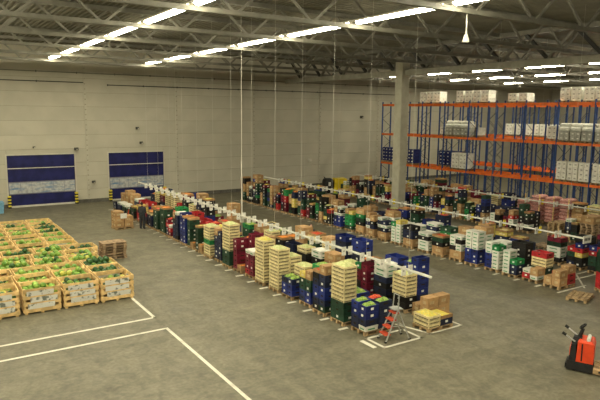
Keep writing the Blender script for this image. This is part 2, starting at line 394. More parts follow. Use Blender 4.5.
o = thing('power_drop', 'white conduit pole dropping from the roof to the stepladder row', 'conduit', (14.12, 27.1, 2.0))
MB().tube((0, 0, 0), (0, 0, 3.0), .035, .035, 'white_steel').build('lower_tube', o); MB().tube((0, 0, 3.0), (0, 0, 10.55), .013, .013, 'white_steel').build('upper_tube', o); MB().box(-.09, .09, -.07, .07, -.25, .05, 'white_steel').build('socket_box', o)
# ------------------------------------------------------------------ pallet racks
FY = [44.0-2.7*k for k in range(12)]
def rack(x0, x1, ys, label, top=8.55):
    o = thing('pallet_rack', label, 'pallet rack', (x0, ys[-1], 0)); y0 = ys[-1]; d = x1-x0
    for y in ys:
        for xx in (0, d): MB().box(xx-.05, xx+.05, y-y0-.045, y-y0+.045, 0, top+.12, 'rack_blue').build('upright', o)
        z = .3; m = MB(); s_ = 0
        while z < top-.8:
            m.bar((0 if s_ else d, y-y0, z), (d if s_ else 0, y-y0, z+.75), .035, .03, 'rack_brace'); z += .75; s_ ^= 1
        m.build('zigzag_brace', o)
    for a, b in zip(ys[1:], ys):
        for z in (2.8, 5.6, 8.4):
            for xx in (0, d): MB().box(xx-.06 if xx == 0 else xx+.01, xx-.01 if xx == 0 else xx+.06, a-y0+.05, b-y0-.05, z-.13, z+.05 if z < 8 else z+.06, 'rack_orange').build('beam', o)
    return o
rack(38.5, 39.55, FY, 'blue and orange pallet rack, front row facing the sign rail')
rack(39.85, 40.9, [y-.85 for y in FY], 'blue and orange pallet rack standing behind the front rack row')
rack(45.5, 46.55, FY[1:9], 'blue and orange pallet rack across the hidden rack aisle')
rack(46.85, 47.9, [y-.7 for y in FY[1:9]], 'blue and orange pallet rack, rearmost behind the hidden aisle')
# ------------------------------------------------------------------ pallets, crates and boxes
def pallet_parts(mt='pallet_wood'):
    P = []
    for k in range(5): P.append(('deck_board', MB().box(-.6, .6, -.4+.164*k, -.4+.164*k+.115+.03*(k % 2 == 0), .122, .144, mt).mesh('deck_board')))
    m = MB()
    for yy in (-.34, 0, .34): m.box(-.6, .6, yy-.05, yy+.05, 0, .022, mt)
    P.append(('base_boards', m.mesh('base_boards')))
    m = MB()
    for xx in (-.53, 0, .53):
        for yy in (-.34, 0, .34): m.box(xx-.07, xx+.07, yy-.05, yy+.05, .022, .1, mt)
        m.box(xx-.07, xx+.07, -.4, .4, .1, .122, mt)
    P.append(('blocks', m.mesh('blocks'))); return P
PAL = pallet_parts(); PALO = pallet_parts('old_pallet_wood')
_m = MB()
for k in range(5): _m.box(-.6, .6, -.4+.164*k, -.4+.164*k+.13, .122, .144, 'pallet_wood')
for xx in (-.53, 0, .53):
    for yy in (-.34, 0, .34): _m.box(xx-.07, xx+.07, yy-.05, yy+.05, .022, .122, 'pallet_wood')
for yy in (-.34, 0, .34): _m.box(-.6, .6, yy-.05, yy+.05, 0, .022, 'pallet_wood')
PALM = _m.mesh('pallet')
def pallet(x, y, z, label, group=None, rz=0, full=False, parts=None):
    if full:
        o = thing('pallet', label, 'pallet', (x, y, z), rz, group)
        for n_, me in (parts or PAL): put(n_, me, o)
        return o
    return tag(put('pallet', PALM, None, (x, y, z), rz), label, 'pallet', group)
def plastic_crate(w_, d_, h, mt, lab=True):
    m = MB(); t = .02; a, b = w_/2, d_/2
    for x0, x1, y0, y1 in ((-a+.012, a-.012, -b+.012, -b+.012+t), (-a+.012, a-.012, b-.012-t, b-.012), (-a+.012, -a+.012+t, -b+.03, b-.03), (a-.012-t, a-.012, -b+.03, b-.03)): m.box(x0, x1, y0, y1, .0, h-.03, mt)
    for x0, x1, y0, y1 in ((-a, a, -b, -b+.035), (-a, a, b-.035, b), (-a, -a+.035, -b+.035, b-.035), (a-.035, a, -b+.035, b-.035)): m.box(x0, x1, y0, y1, h-.045, h, mt)
    m.box(-a+.03, a-.03, -b+.03, b-.03, .0, .02, mt)
    for sx in (-1, 1):
        for sy2 in (-1, 1): m.box(sx*a-.03 if sx > 0 else -a, sx*a if sx > 0 else -a+.03, sy2*b-.03 if sy2 > 0 else -b, b if sy2 > 0 else -b+.03, 0, h-.045, mt)
    if lab: m.box(-.06, .06, -b+.004, -b+.012, h*.35, h*.68, 'label_white')
    if lab: m.box(-a+.004, -a+.012, -.05, .05, h*.35, h*.68, 'label_white')
    else: m.box(-.1, .1, -b+.006, -b+.012, h*.5, h*.7, 'crate_gap_shade'); m.box(-a+.006, -a+.012, -.06, .06, h*.5, h*.7, 'crate_gap_shade')
    return m.mesh('plastic_crate')
def wood_crate(w_, d_, h):
    m = MB(); a, b = w_/2, d_/2; mt = 'crate_wood'
    for sx in (-1, 1):
        for sy2 in (-1, 1): m.box(min(sx*a, sx*(a-.03)), max(sx*a, sx*(a-.03)), min(sy2*b, sy2*(b-.03)), max(sy2*b, sy2*(b-.03)), 0, h, mt)
    for z0, z1 in ((h*.38, h*.95),):
        for s_ in (-1, 1):
            m.box(-a, a, min(s_*b, s_*(b+.012)), max(s_*b, s_*(b+.012)), z0, z1, mt); m.box(min(s_*a, s_*(a+.012)), max(s_*a, s_*(a+.012)), -b, b, z0, z1, mt)
    m.box(-a+.01, a-.01, -b+.01, b-.01, .0, .014, mt); m.box(-a+.02, a-.02, -b+.02, b-.02, .014, h*.75, 'crate_gap_shade')  # dark inner box paints the shade behind the slats
    return m.mesh('wooden_crate')
def carton(w_, d_, h, mt='cardboard', tp='tape', band=None):
    m = MB(); a, b = w_/2-.006, d_/2-.006
    m.box(-a, a, -b, b, 0, h-.006, mt); m.box(-a-.004, a+.004, -.03, .03, h*.8, h-.003, tp); m.box(-a, -.004, -b, b, h-.006, h, mt); m.box(.004, a, -b, b, h-.006, h, mt)
    m.box(-a*.55, a*.2, -b-.004, -b, h*.3, h*.65, band or 'label_white' if band else tp); m.box(-a-.004, -a, -b*.6, b*.3, h*.3, h*.65, band or tp)
    return m.mesh('carton')
def foam(w_, d_, h):
    m = MB(); a, b = w_/2-.006, d_/2-.006
    m.frustum(-a+.015, a-.015, -b+.015, b-.015, 0, h*.72, -.012, -.012, 'foam'); m.box(-a, a, -b, b, h*.74, h-.004, 'foam')
    m.box(-a*.6, a*.5, -b+.004, -b+.013, h*.22, h*.5, 'foam_print'); m.box(-a+.003, -a+.013, -b*.5, b*.6, h*.22, h*.5, 'foam_print')
    return m.mesh('foam_box')
def tray(w_, d_, h, fruit, rg):
    m = MB(); a, b = w_/2, d_/2
    for x0, x1, y0, y1 in ((-a, a, -b, -b+.015), (-a, a, b-.015, b), (-a, -a+.015, -b, b), (a-.015, a, -b, b)): m.box(x0, x1, y0, y1, 0, h, 'cardboard')
    m.box(-a+.015, a-.015, -b+.015, b-.015, 0, .012, 'cardboard')
    m.heap(-a+.015, a-.015, -b+.015, b-.015, h*.5, .05, fruit, rg)
    return m.mesh('fruit_tray')
KINDS = {  # code: object name, phrase, category, height
 'W': ('wooden_crate', 'pale wooden crate', 'wooden crate', .145), 'B': ('blue_crate', 'bright blue crate', 'plastic crate', .24),
 'N': ('navy_crate', 'dark navy crate', 'plastic crate', .24), 'G': ('green_crate', 'dark green crate', 'plastic crate', .24),
 'E': ('bright_green_crate', 'bright green crate', 'plastic crate', .24), 'K': ('black_crate', 'black crate', 'plastic crate', .24),
 'M': ('maroon_crate', 'maroon crate', 'plastic crate', .24), 'R': ('red_crate', 'red crate', 'plastic crate', .24),
 'O': ('cardboard_box', 'brown cardboard box', 'cardboard box', .34), 'F': ('foam_box', 'white printed box', 'white box', .18),
 'L': ('base_box', 'low brown box', 'cardboard box', .42), 'Y': ('yellow_box', 'yellow card box', 'cardboard box', .22),
 'o': ('orange_tray', 'orange fruit tray', 'fruit tray', .12), 'r': ('tomato_tray', 'red tomato tray', 'fruit tray', .12), 'y': ('yellow_tray', 'yellow fruit tray', 'fruit tray', .12)}
PCM = {'B': 'blue_plastic', 'N': 'navy_plastic', 'G': 'green_plastic', 'E': 'bright_green_plastic', 'K': 'black_plastic', 'M': 'maroon_plastic', 'R': 'red_plastic'}
RJ = random.Random(77); CACHE = {}
def kmesh(code, big):
    lab = RJ.random() < .5
    key = (code, big, lab)
    if key in CACHE: return CACHE[key]
    w_, d_, h = .58, (.77 if big else .385), KINDS[code][3]
    if code == 'W': me = wood_crate(.56, .74, h)
    elif code in PCM: me = plastic_crate(w_, d_, h, PCM[code], lab)
    elif code == 'O': me = carton(w_, d_, h)
    elif code == 'L': me = carton(1.14, .77, h)
    elif code == 'F': me = foam(w_, d_, h)
    elif code == 'Y': me = carton(w_, d_, h, 'yellow_card', 'crate_wood')
    else: me = tray(w_, d_, h, {'o': 'produce_orange', 'r': 'produce_red', 'y': 'produce_yellow'}[code], random.Random(3))
    CACHE[key] = me; return me
HEAPS = {}
PRO = {'g': 'produce_green', 'p': 'produce_pale', 't': 'produce_red', 'n': 'produce_orange', 'l': 'produce_yellow'}
def heap(code, big, wood):
    key = (code, big, wood)
    if key not in HEAPS:
        a, b = (.25, .34) if wood else (.25, .345 if big else .155)
        HEAPS[key] = MB().heap(-a, a, -b, b, -.03, .10, PRO[code], random.Random(len(HEAPS)), 7, 9 if big or wood else 5).mesh('produce')
    return HEAPS[key]
POS = {'f': (.3, 0, 1), 'b': (.9, 0, 1), 'f1': (.3, -.2, 0), 'f2': (.3, .2, 0), 'b1': (.9, -.2, 0), 'b2': (.9, .2, 0), 'm': (.6, 0, 1)}
SIDE = {'f': 'aisle side', 'b': 'inner side', 'f1': 'near aisle corner', 'f2': 'far aisle corner', 'b1': 'near inner corner', 'b2': 'far inner corner'}
def load(x, y, cols, idx, rowname, flip=False, jitter=.02, pal=True):
    """one pallet with its columns of crates; cols = {pos: 'codes*produce'}, x = aisle-side edge"""
    sgn = -1 if flip else 1
    x += RJ.uniform(-.06, .06); y += RJ.uniform(-.05, .05)
    where = '%s pallet from front, %s' % (ORD[idx], rowname); grp = 'goods on %s' % where
    if pal: pallet(x+sgn*.6, y, 0, 'wooden pallet under the %s load from front, %s' % (ORD[idx], rowname), 'pallets, '+rowname)
    base = 0
    if 'm' in cols:
        c0 = cols['m'].split('*')[0]
        for code in c0:
            nm, ph, cat, h = KINDS[code]
            tag(put(nm, kmesh(code, True), None, (x+sgn*.6, y, .145+base)), '%s underneath, %s' % (ph, where), cat, grp); base += h
    for pos, spec in cols.items():
        if pos == 'm': continue
        dx, dy, big = POS[pos]; codes, _, pr = spec.partition('*'); z = .145+base
        for t, code in enumerate(codes):
            nm, ph, cat, h = KINDS[code]
            lev = 'top' if t == len(codes)-1 and t else ('bottom' if t == 0 else ORD[t+1])
            wood = code == 'W'
            o = put(nm, kmesh(code, bool(big)), None, (x+sgn*dx+R.uniform(-jitter, jitter)*.3, y+dy+R.uniform(-jitter, jitter)*.1, z), R.uniform(-.012, .012))
            tag(o, '%s, %s tier, %s, %s' % (ph, lev, SIDE[pos], where), cat, grp)
            z += h
            if t == len(codes)-1 and pr and code not in 'OFLYory': 
                hp = put('produce', heap(pr, bool(big), wood), o, (0, 0, h)); hp['kind'] = 'stuff'
RA = 'stepladder row facing bins'; RA2 = 'stepladder row facing pillar'; RB = 'middle row facing stepladder'; RB2 = 'middle row facing racks'; RC = 'rail row facing pillar'; RC2 = 'rail row facing racks'
AL = {0: {'f1': 'FNBB*g', 'f2': 'NNBB*g', 'b1': 'NNNN*g', 'b2': 'BNKN*t'},
 1: {'f': 'GGGWWWWWWWWW*p', 'b': 'NNBB*g'},
 2: {'f1': 'GNBBNNO', 'f2': 'KNBBNKr', 'b': 'KNNNNE'},
 3: {'f1': 'BBGGO', 'f2': 'NBGGY', 'b': 'WWWWWWWWE*g'},
 4: {'f1': 'BBN*g', 'f2': 'BBN*g', 'b': 'WWWWWWWW*p'},
 5: {'f': 'WWWWWWWWWWWW*p', 'b': 'NNWWWWWW*p'},
 6: {'f': 'WWWWWWWWWWWWW*l', 'b': 'KKWWWWW*p'},
 7: {'f1': 'MMMMF', 'f2': 'RMMMF', 'b1': 'KKKOOO', 'b2': 'KKFOO'},
 8: {'f1': 'oo', 'f2': 'MMMMMM', 'b1': 'MMMMMMM', 'b2': 'MMMMMM*n'},
 9: {'f': 'GGGWWWWWWWWW*p', 'b': 'GGGEE*g'},
 10: {'f1': 'NNNNNN', 'f2': 'NNNNNO', 'b': 'KKNNNo'},
 11: {'f': 'WWWWEWWWWW*p', 'b': 'NNNNEE*l'},
 12: {'f1': 'ooo', 'f2': 'GGGGGy', 'b1': 'RRRRRR*t', 'b2': 'MMMMRR'},
 13: {'f1': 'oo', 'f2': 'GGGGGGo', 'b': 'MMMMRR'},
 14: {'f1': 'BBBBBBo', 'f2': 'BBBBBBB', 'b': 'NNBBRRR'},
 15: {'f1': 'KNNNNNF', 'f2': 'NNNNKO', 'b': 'KKKRRR'},
 16: {'f1': 'MRF', 'f2': 'NNRM*t', 'b': 'GGGOOE'},
 17: {'f': 'GGGGGGo', 'b': 'KKGGFr'},
 18: {'f': 'GGGGGr', 'b': 'NNNMF'},
 19: {'f': 'NNNWo', 'b': 'KKKFFy'}, 20: {'f': 'KNMy', 'b': 'NNNRo'}, 21: {'f': 'RRMYy', 'b': 'KKBBR'}, 22: {'f': 'KKGy', 'b': 'NNNNR'}, 23: {'f': 'GGF', 'b': 'NBBNF'}, 24: {'f': 'KGF', 'b': 'OOOO'}, 25: {'f': 'NNF', 'b': 'NNOOO'}, 26: {'f': 'NN', 'b': 'GNOO'}}
for k, cols in AL.items(): load(12.25, 15.0+1.13*k, cols, k+1, RA)
AR = {0: {'f1': 'NNBBBBBB', 'f2': 'NNBBBBB*g', 'b': 'KKWWWWWW*p'}, 1: {'f': 'NNNNNNB', 'b': 'KNKNFFF'}, 2: {'f1': 'NNBBB', 'f2': 'NNBBO', 'b1': 'MMMMMM*n', 'b2': 'KKMME'}, 3: {'f': 'NNNNNNBB', 'b': 'NNNWW*p'}, 4: {'f': 'NNNNNNNB', 'b': 'KKOO'},
 5: {'f': 'KWWWWWWWO', 'b': 'KKKFF'}, 6: {'f': 'KKKGGWWr', 'b': 'KKKWW*p'}, 7: {'f': 'NNNOOO', 'b': 'KKNN'}, 8: {'f': 'KKNNo', 'b': 'KKKKn*n'.replace('n*n', 'o')}, 9: {'f': 'GGGGG*g', 'b': 'NNWWWWW*p'}, 10: {'f': 'NNNNNW', 'b': 'KMMMO'}, 11: {'f': 'MMMMM', 'b': 'KKGGE*g'}}
RP = random.Random(21)
def rnd2(lo=4, hi=7, wood=False):
    n_ = RP.randint(lo, hi); out = ''
    while len(out) < n_: out += RP.choice('KKKKNNNGGGGMMMROOOFFBEY' + ('W' if wood else ''))*RP.choice([1, 2, 2, 3])
    out = out[:n_]
    if out[0] in 'FY': out = 'K'+out[1:]
    q = RP.random()
    return out+RP.choice('oryO') if q < .3 else (out+'*'+RP.choice('ggptnl') if q < .75 else out)
def rnd(): return 'KK'+'W'*RP.randint(5, 9)+'*p' if RP.random() < .1 else rnd2(3, 7)
for k in range(26):
    if k in (12, 13, 15): continue
    load(16.3, 16.0+1.13*k, AR.get(k) or {'f': rnd(), 'b': rnd()}, k+1, RA2, True)
BL = {0: {'f1': 'OO', 'f2': 'O', 'b1': 'RRO', 'b2': 'RR'}, 1: {'f1': 'FO', 'f2': 'RF', 'b': 'GGWWWR'}, 2: {'f1': 'NNE', 'f2': 'FFFFFF', 'b': 'KKKKKK'}, 3: {'f1': 'FFFFFE', 'f2': 'BBBFFF', 'b': 'FFFFFFF'},
 4: {'f1': 'BBBFFFFF', 'f2': 'BBBFFFFF', 'b': 'NNNFFFFO'}, 5: {'m': 'L', 'f1': 'FFKF', 'f2': 'KFFF', 'b': 'KKOO'}, 6: {'m': 'L', 'f': 'KGr', 'b': 'GGEG'}, 7: {'f': 'FFFKF', 'b': 'FNFNFNF'}, 8: {'m': 'L', 'f': 'NNK', 'b': 'FFFF'}, 9: {'f1': 'FFFFFFY', 'f2': 'FFFFFE', 'b': 'FFFFFF'},
 10: {'m': 'L', 'f1': 'NFN', 'f2': 'KFNF', 'b': 'NNFFO'}, 11: {'m': 'L', 'f1': 'NKO', 'f2': 'FNFO', 'b': 'KKNN'}, 12: {'m': 'L', 'f': 'KGEO', 'b': 'KKOO'}, 13: {'f1': 'GEEEY', 'f2': 'GEEEO', 'b': 'NNNr'}, 14: {'f1': 'BBBFKF', 'f2': 'BBNFO', 'b': 'KKMO'}}
for k in range(27):
    c = BL.get(k)
    if not c:
        c = {'f1': rnd2(), 'f2': rnd2(), 'b': rnd()}
    load(22.85, 14.62+1.12*k, c, k+1, RB)
BR = {0: {'f': 'MKMKMKM', 'b1': 'GGKGRN', 'b2': 'KGGRB'}, 1: {'f': 'KKKKKK', 'b1': 'KKYRB', 'b2': 'NKGR'}}
for k in range(27):
    if k in (3, 7, 8, 14, 15): continue
    load(28.0, 14.9+1.12*k, BR.get(k) or {'f': rnd2(2, 2), 'b': rnd2(3, 6)}, k+1, RB2, True)
for k in range(22):
    if k in (0, 2, 3): continue
    load(32.4, 18.6+1.12*k, {'f1': rnd2(), 'f2': rnd2(), 'b': RP.choice(['GGGE*g', 'KKKKN', 'MMMOO', 'NNNNN', 'KRRRr'])}, k+1, RC)
for k in range(22):
    if k in (4, 5, 6, 7): continue
    load(37.4, 18.4+1.12*k, {'f': RP.choice(['GGGGGG', 'KKKKKN', 'MMMMMM', 'OOOOO', 'FFFFFF', 'RRRRRR']), 'b': rnd()}, k+1, RC2, True)
# white dashes that mark the pallet places on the aisle edges
for k in range(27):
    for xx, y0 in ((12.1, 15.57), (22.7, 15.18)):
        yy = y0+1.13*k
        MB().box(xx-.2, xx+.2, yy-.07, yy+.07, 0, .003, 'paint_white').build('painted_dash', fl)
# pallet of cartons at the near end of the stepladder row
pallet(14.95, 14.05, 0, 'wooden pallet beside the stepladder square, carrying cartons and yellow tray', None, 0, True)
pallet(15.8, 14.98, 0, 'wooden pallet behind the carton pallet near the stepladder', None, 0)
for i, (dx, dy, z, code, ph) in enumerate([(-.3, -.19, .145, 'W', 'lowest pale wooden crate at corner nearest the stepladder'), (.3, -.19, .145, 'N', 'navy crate below yellow tray on the carton pallet'), (.3, -.19, .385, 'y', 'tray of yellow fruit on navy crate, carton pallet'), (-.3, .0, .29, 'W', 'middle pale wooden crate under yellow fruit by stepladder'), (-.3, .0, .435, 'W', 'topmost pale wooden crate heaped with yellow fruit by stepladder')]):
    nm, p_, cat, h = KINDS[code]
    if code == 'W': o = put(nm, kmesh('W', True), None, (14.95+dx, 14.05, z))
    else: o = put(nm, kmesh(code, True), None, (14.95+dx, 14.05, z))
    tag(o, ph, cat)
    if i == 4: hp = put('produce', heap('l', True, True), o, (0, 0, .145)); hp['kind'] = 'stuff'
for i, (dx, dy, z, ph) in enumerate([(-.3, -.2, .145, 'brown carton low behind yellow tray near stepladder'), (-.3, .2, .145, 'brown carton rear corner behind yellow tray'), (.3, -.2, .145, 'brown carton bottom tier behind yellow tray, outer side'), (-.3, -.2, .485, 'tall brown carton on top, behind the yellow crate'), (.3, -.2, .485, 'brown carton on top at outer end behind yellow tray')]):
    tag(put('cardboard_box', kmesh('O', False), None, (15.8+dx, 14.98+dy, z)), ph, 'cardboard box', 'cartons near the stepladder')
# ------------------------------------------------------------------ goods on the racks
def box_mesh(w_, d_, h, mt):
    m = MB(); a, b = w_/2, d_/2
    m.box(-a, a, -b, b, 0, h-.015, mt); m.box(-a+.01, a-.01, -b+.01, b-.01, h-.015, h, mt)
    m.box(-a-.004, -a, -b*.5, b*.3, h*.35, h*.6, 'wrap_grey' if mt == 'wrap_white' else 'label_white'); return m.mesh('box')
BX = {k: box_mesh(.92, .37, .32, k) for k in ('wrap_white', 'wrap_grey', 'cover_blue')}
ROLL = MB().tube((0, -.38, .15), (0, .38, .15), .15, .15, 'wrap_white', 12).tube((0, -.39, .15), (0, .39, .15), .05, .05, 'cardboard', 8).mesh('roll', False)
nload = [0]
FRAMES = {39.0: FY, 40.35: [y-.85 for y in FY], 46.0: FY[1:9]}
def rackload(xc, y0, y1, z, tiers, mt, what, lvl):
    fr = FRAMES[xc]; spots = []
    for a, b in zip(fr[1:], fr):
        for q in range(3):
            yy = a+.495+.855*q
            if y0-.15 < yy-.4 and yy+.4 < y1+.15: spots.append(yy)
    spots.sort(); nm = {'wrap_white': 'white_carton', 'wrap_grey': 'grey_carton', 'cover_blue': 'blue_carton'}[mt]
    for k, yy in enumerate(spots):
        pallet(xc, yy, z, 'wooden pallet on %s, under the %s, place %s' % (lvl, what, ORD[k+1]), 'pallets on '+lvl, 0)
        for h, dy in enumerate((-.195, .195)):
            for t in range(tiers):
                o = put(nm, BX[mt], None, (xc+R.uniform(-.01, .01), yy+dy, z+.146+.32*t))
                tag(o, '%s carton, tier %s of %s column, %s' % (what.split()[0], ('one', 'two', 'three', 'four', 'five')[t], ORD[2*k+h+1], lvl), 'carton', '%s on %s' % (what, lvl))
    return spots
for (xc, y0, y1, z, t, mt, what, lvl) in [
 (40.35, 37.4, 40.6, 8.46, 3, 'wrap_white', 'white cartons', 'rack top by the pillar'), (40.35, 32.5, 36.1, 8.46, 3, 'wrap_white', 'white cartons', 'rack top beside pillar load'), (40.35, 28.8, 31.0, 8.46, 2, 'wrap_white', 'white cartons', 'rack top low load'), (40.35, 21.3, 26.6, 8.46, 3, 'wrap_white', 'white cartons', 'rack top at picture edge'),
 (39.0, 32.6, 35.6, 2.85, 4, 'wrap_white', 'white cartons', 'lowest rack shelf mid'), (39.0, 19.9, 25.0, 2.85, 4, 'wrap_white', 'white cartons', 'lowest rack shelf at edge'),
 (40.35, 33.3, 38.4, 5.65, 2, 'wrap_white', 'white cartons', 'middle shelf of rear rack'), (40.35, 22.5, 27.6, 5.65, 3, 'wrap_white', 'white cartons', 'middle shelf of rear rack by edge'),
 (39.0, 41.5, 43.8, 2.85, 4, 'cover_blue', 'blue cartons', 'lowest shelf at rack end'), (39.0, 38.9, 41.0, 2.85, 4, 'cover_blue', 'blue cartons', 'lowest shelf beside the pillar'), (40.35, 35.2, 38.3, 2.85, 4, 'cover_blue', 'blue cartons', 'lowest shelf of rear rack near pillar'),
 (46.0, 26.0, 35.0, 5.65, 3, 'wrap_white', 'white cartons', 'middle shelf across the aisle')]:
    rackload(xc, y0, y1, z, t, mt, what, lvl)
for y0, y1, mt, what, lvl in ((33.0, 36.0, 'wrap_grey', 'grey cartons', 'middle shelf by blue load'), (19.9, 25.2, 'wrap_grey', 'grey cartons', 'middle shelf at edge')):
    for k, yy in enumerate(rackload(39.0, y0, y1, 5.65, 2, mt, what, lvl)):
        for j, (dx, dz) in enumerate(((-.31, 0), (0, 0), (.31, 0), (-.155, .265), (.155, .265))):
            tag(put('plastic_roll', ROLL, None, (39.0+dx, yy, 6.437+dz)), 'white plastic roll, %s, %s bundle, %s' % (('lower outer', 'lower middle', 'lower inner', 'upper outer', 'upper inner')[j], ORD[k+1], lvl), 'roll', 'white rolls bundle %d %s' % (k, lvl))
# pink net sacks on pallets in front of the racks
SACK = MB().ell((0, 0, .12), (.29, .38, .113), 'sack_pink', 12, 6, sq=.7).mesh('net_sack', True)
for k, yy in enumerate((22.75, 23.85, 24.95, 26.1)):
    pallet(36.8, yy, 0, 'wooden pallet under the %s load of pink onion sacks' % ORD[k+1], 'pallets under pink sacks', 0)
    for cxx in (36.49, 37.11):
        for t in range(8 if k != 3 else 6):
            o = put('net_sack', SACK, None, (cxx, yy, .145+.225*t), R.uniform(-.05, .05))
            tag(o, 'pink net onion sack, %s tier, %s half, %s sack pallet before racks' % (ORD[t+1], 'aisle' if cxx < 36.8 else 'rack', ORD[k+1]), 'sack', 'pink sacks load %d' % (k+1))
    tag(MB().box(36.17, 36.20, yy-.44, yy-.36, 0, 2.0, 'bin_wood').build('wooden_stake'), 'pale wooden stake beside %s pink sack load' % ORD[k+1], 'stake')
# ------------------------------------------------------------------ stacks of empty pallets
def pstack(x, y, n, rz, where, parts, full=True):
    for k in range(n):
        pallet(x+R.uniform(-.03, .03), y+R.uniform(-.03, .03), .145*k, 'empty brown wooden pallet, %s from the floor in stack %s' % (ORD[k+1], where), 'pallet stack '+where, rz+R.uniform(-.03, .03), full, parts)
pstack(8.05, 29.85, 6, 0, 'beside the melon bins', PALO)
pstack(32.9, 18.75, 9, 0, 'between middle row and pink sacks', PALO)
pstack(33.0, 20.9, 7, 0, 'close to the pink sacks', PALO, False)
tag(put('cardboard_box', kmesh('L', True), None, (32.9, 18.75, 9*.145)), 'flat brown box lid on pallet stack between middle row and sacks', 'cardboard box')
pallet(29.9, 19.8, 0, 'empty pallet on floor between middle row and pallet stack', None, .1, True, PALO); pallet(29.6, 24.6, 0, 'empty pallet on floor beside rack side of middle row', None, .2, True, PALO)
# ------------------------------------------------------------------ melon bins
BW, BD, BH = 1.30, 1.08, .98
SL = {'fx': MB().box(-BW/2, BW/2, -.012, .012, 0, .15, 'bin_wood').mesh('slat'), 'sx': MB().box(-.012, .012, -BD/2, BD/2, 0, .15, 'bin_wood').mesh('slat'),
      'post': MB().box(-.04, .04, -.04, .04, 0, BH-.07, 'bin_wood').mesh('corner_post'), 'panf': MB().box(-BW/2, BW/2, -.01, .01, .1, BH-.28, 'bin_wood').mesh('side_panel'), 'pans': MB().box(-.01, .01, -BD/2, BD/2, .1, BH-.28, 'bin_wood').mesh('side_panel'),
      'floor': MB().box(-BW/2, BW/2, -BD/2, BD/2, .06, .09, 'bin_wood').mesh('floor_board'), 'sheet': MB().box(-.47, .47, -.004, .0, 0, .19, 'sheet_print').mesh('label_sheet')}
_s = MB()
for xx in (-.56, 0, .56): _s.box(xx-.05, xx+.05, -BD/2, BD/2, 0, .06, 'bin_wood')
SL['skid'] = _s.mesh('skid')
MEL = {}
for mt in ('melon_dark', 'melon_light', 'melon_yellow'): MEL[mt] = MB().ell((0, 0, 0), (.122, .115, .115), mt, 10, 7).mesh('watermelon', True)
RM = random.Random(5); mel_count = 0; rest = MB()
RNAME = ['front'] + [ORD[j+1] for j in range(1, 14)]
bins = []
for j in range(13):
    xr = (6.93, 6.9, 6.98, 6.55, 6.7, 6.98, 6.4)[min(j, 6)]
    for c in range(4):
        x = xr-BW/2-c*1.395+RM.uniform(-.03, .03); y = 22.8+BD/2+1.175*j+RM.uniform(-.02, .02)
        if seen((x+.3, y, 1), 25): bins.append((j, c, x, y))
for j, c, x, y in bins:
    dz = RM.uniform(-.04, .05) if j else 0
    where = '%s row of bins, %s from the aisle side' % (RNAME[j], ORD[c+1])
    o = thing('melon_bin', 'pale wooden slatted melon bin, '+where, 'wooden bin', (x, y, 0), RM.uniform(-.02, .02), 'melon bins')
    put('floor_board', SL['floor'], o); put('skid', SL['skid'], o)
    for sx in (-1, 1):
        for s2 in (-1, 1): put('corner_post', SL['post'], o, (sx*(BW/2-.05), s2*(BD/2-.05), .06))
    full = j == 0 or c == 0
    for s2 in (-1, 1):
        if full:
            for q in range(4):
                put('slat', SL['fx'], o, (0, s2*BD/2, .08+.245*q)); put('slat', SL['sx'], o, (s2*BW/2, 0, .08+.245*q))
        else:
            put('side_panel', SL['panf'], o, (0, s2*BD/2, 0)); put('side_panel', SL['pans'], o, (s2*BW/2, 0, 0)); put('slat', SL['fx'], o, (0, s2*BD/2, .82)); put('slat', SL['sx'], o, (s2*BW/2, 0, .82))
    if full:
        for q in (0, 1, 2): put('label_sheet', SL['sheet'], o, (RM.uniform(-.08, .08), -BD/2-.014, .20+.245*q))
    fillz = RM.choice([.60, .70, .76, .80, .84]) if j else RM.choice([.66, .70, .74]); style = RM.choice(['melon_dark', 'melon_light', 'melon_light', 'melon_light', 'melon_dark'])
    ctr = []
    for a in range(5):
        for b in range(4):
            ctr.append((-.47+.235*a+RM.uniform(-.008, .008), -.375+.25*b+RM.uniform(-.008, .008), fillz+RM.uniform(-.03, .03), '%s along, %s back' % (ORD[a+1], ORD[b+1])))
    nt_ = RM.sample(range(12), RM.choice([2, 5, 8]) if j else 3)
    for a in nt_: ctr.append((-.35+.235*(a % 4), -.25+.25*(a//4), fillz+.165+RM.uniform(-.015, .015), 'heaped on top, %s' % ORD[a+1]))
    # lower board that carries the visible layer
    MB().box(-BW/2+.02, BW/2-.02, -BD/2+.02, BD/2-.02, fillz-.16, fillz-.12, 'cardboard').build('cardboard_liner', o)
    for mx, my, mz, spot in ctr:
        mt = style if RM.random() < .72 else RM.choice(['melon_light', 'melon_dark', 'melon_light', 'melon_yellow'])
        if mel_count < 300 and j < 7:
            g = put('watermelon', MEL[mt], None, (x+mx, y+my, mz), RM.uniform(0, 3)); mel_count += 1
            tag(g, '%s watermelon, %s, %s row bin, %s from aisle' % ({'melon_dark': 'dark green', 'melon_light': 'light green', 'melon_yellow': 'yellowish'}[mt], spot, RNAME[j], ORD[c+1]), 'watermelon', 'watermelons, '+where)
        else: rest.ell((x+mx, y+my, mz), (.135, .115, .115), mt, 8, 5, Matrix.Rotation(RM.uniform(0, 3), 3, 'Z'))
tag(rest.build('melon_heap', smooth=True), 'green watermelons heaped in the bins towards the dock wall', 'watermelons', None, 'stuff')
o = tag(MB().frustum(-.4, .4, -.5, .5, 0, .75, -.05, -.05, 'plastic_lightblue').box(-.48, .48, -.58, .58, .75, .80, 'plastic_lightblue').build('plastic_tub', None, (4.55, 47.6, 0)), 'light blue plastic tub beside the dock door bumper', 'tub')
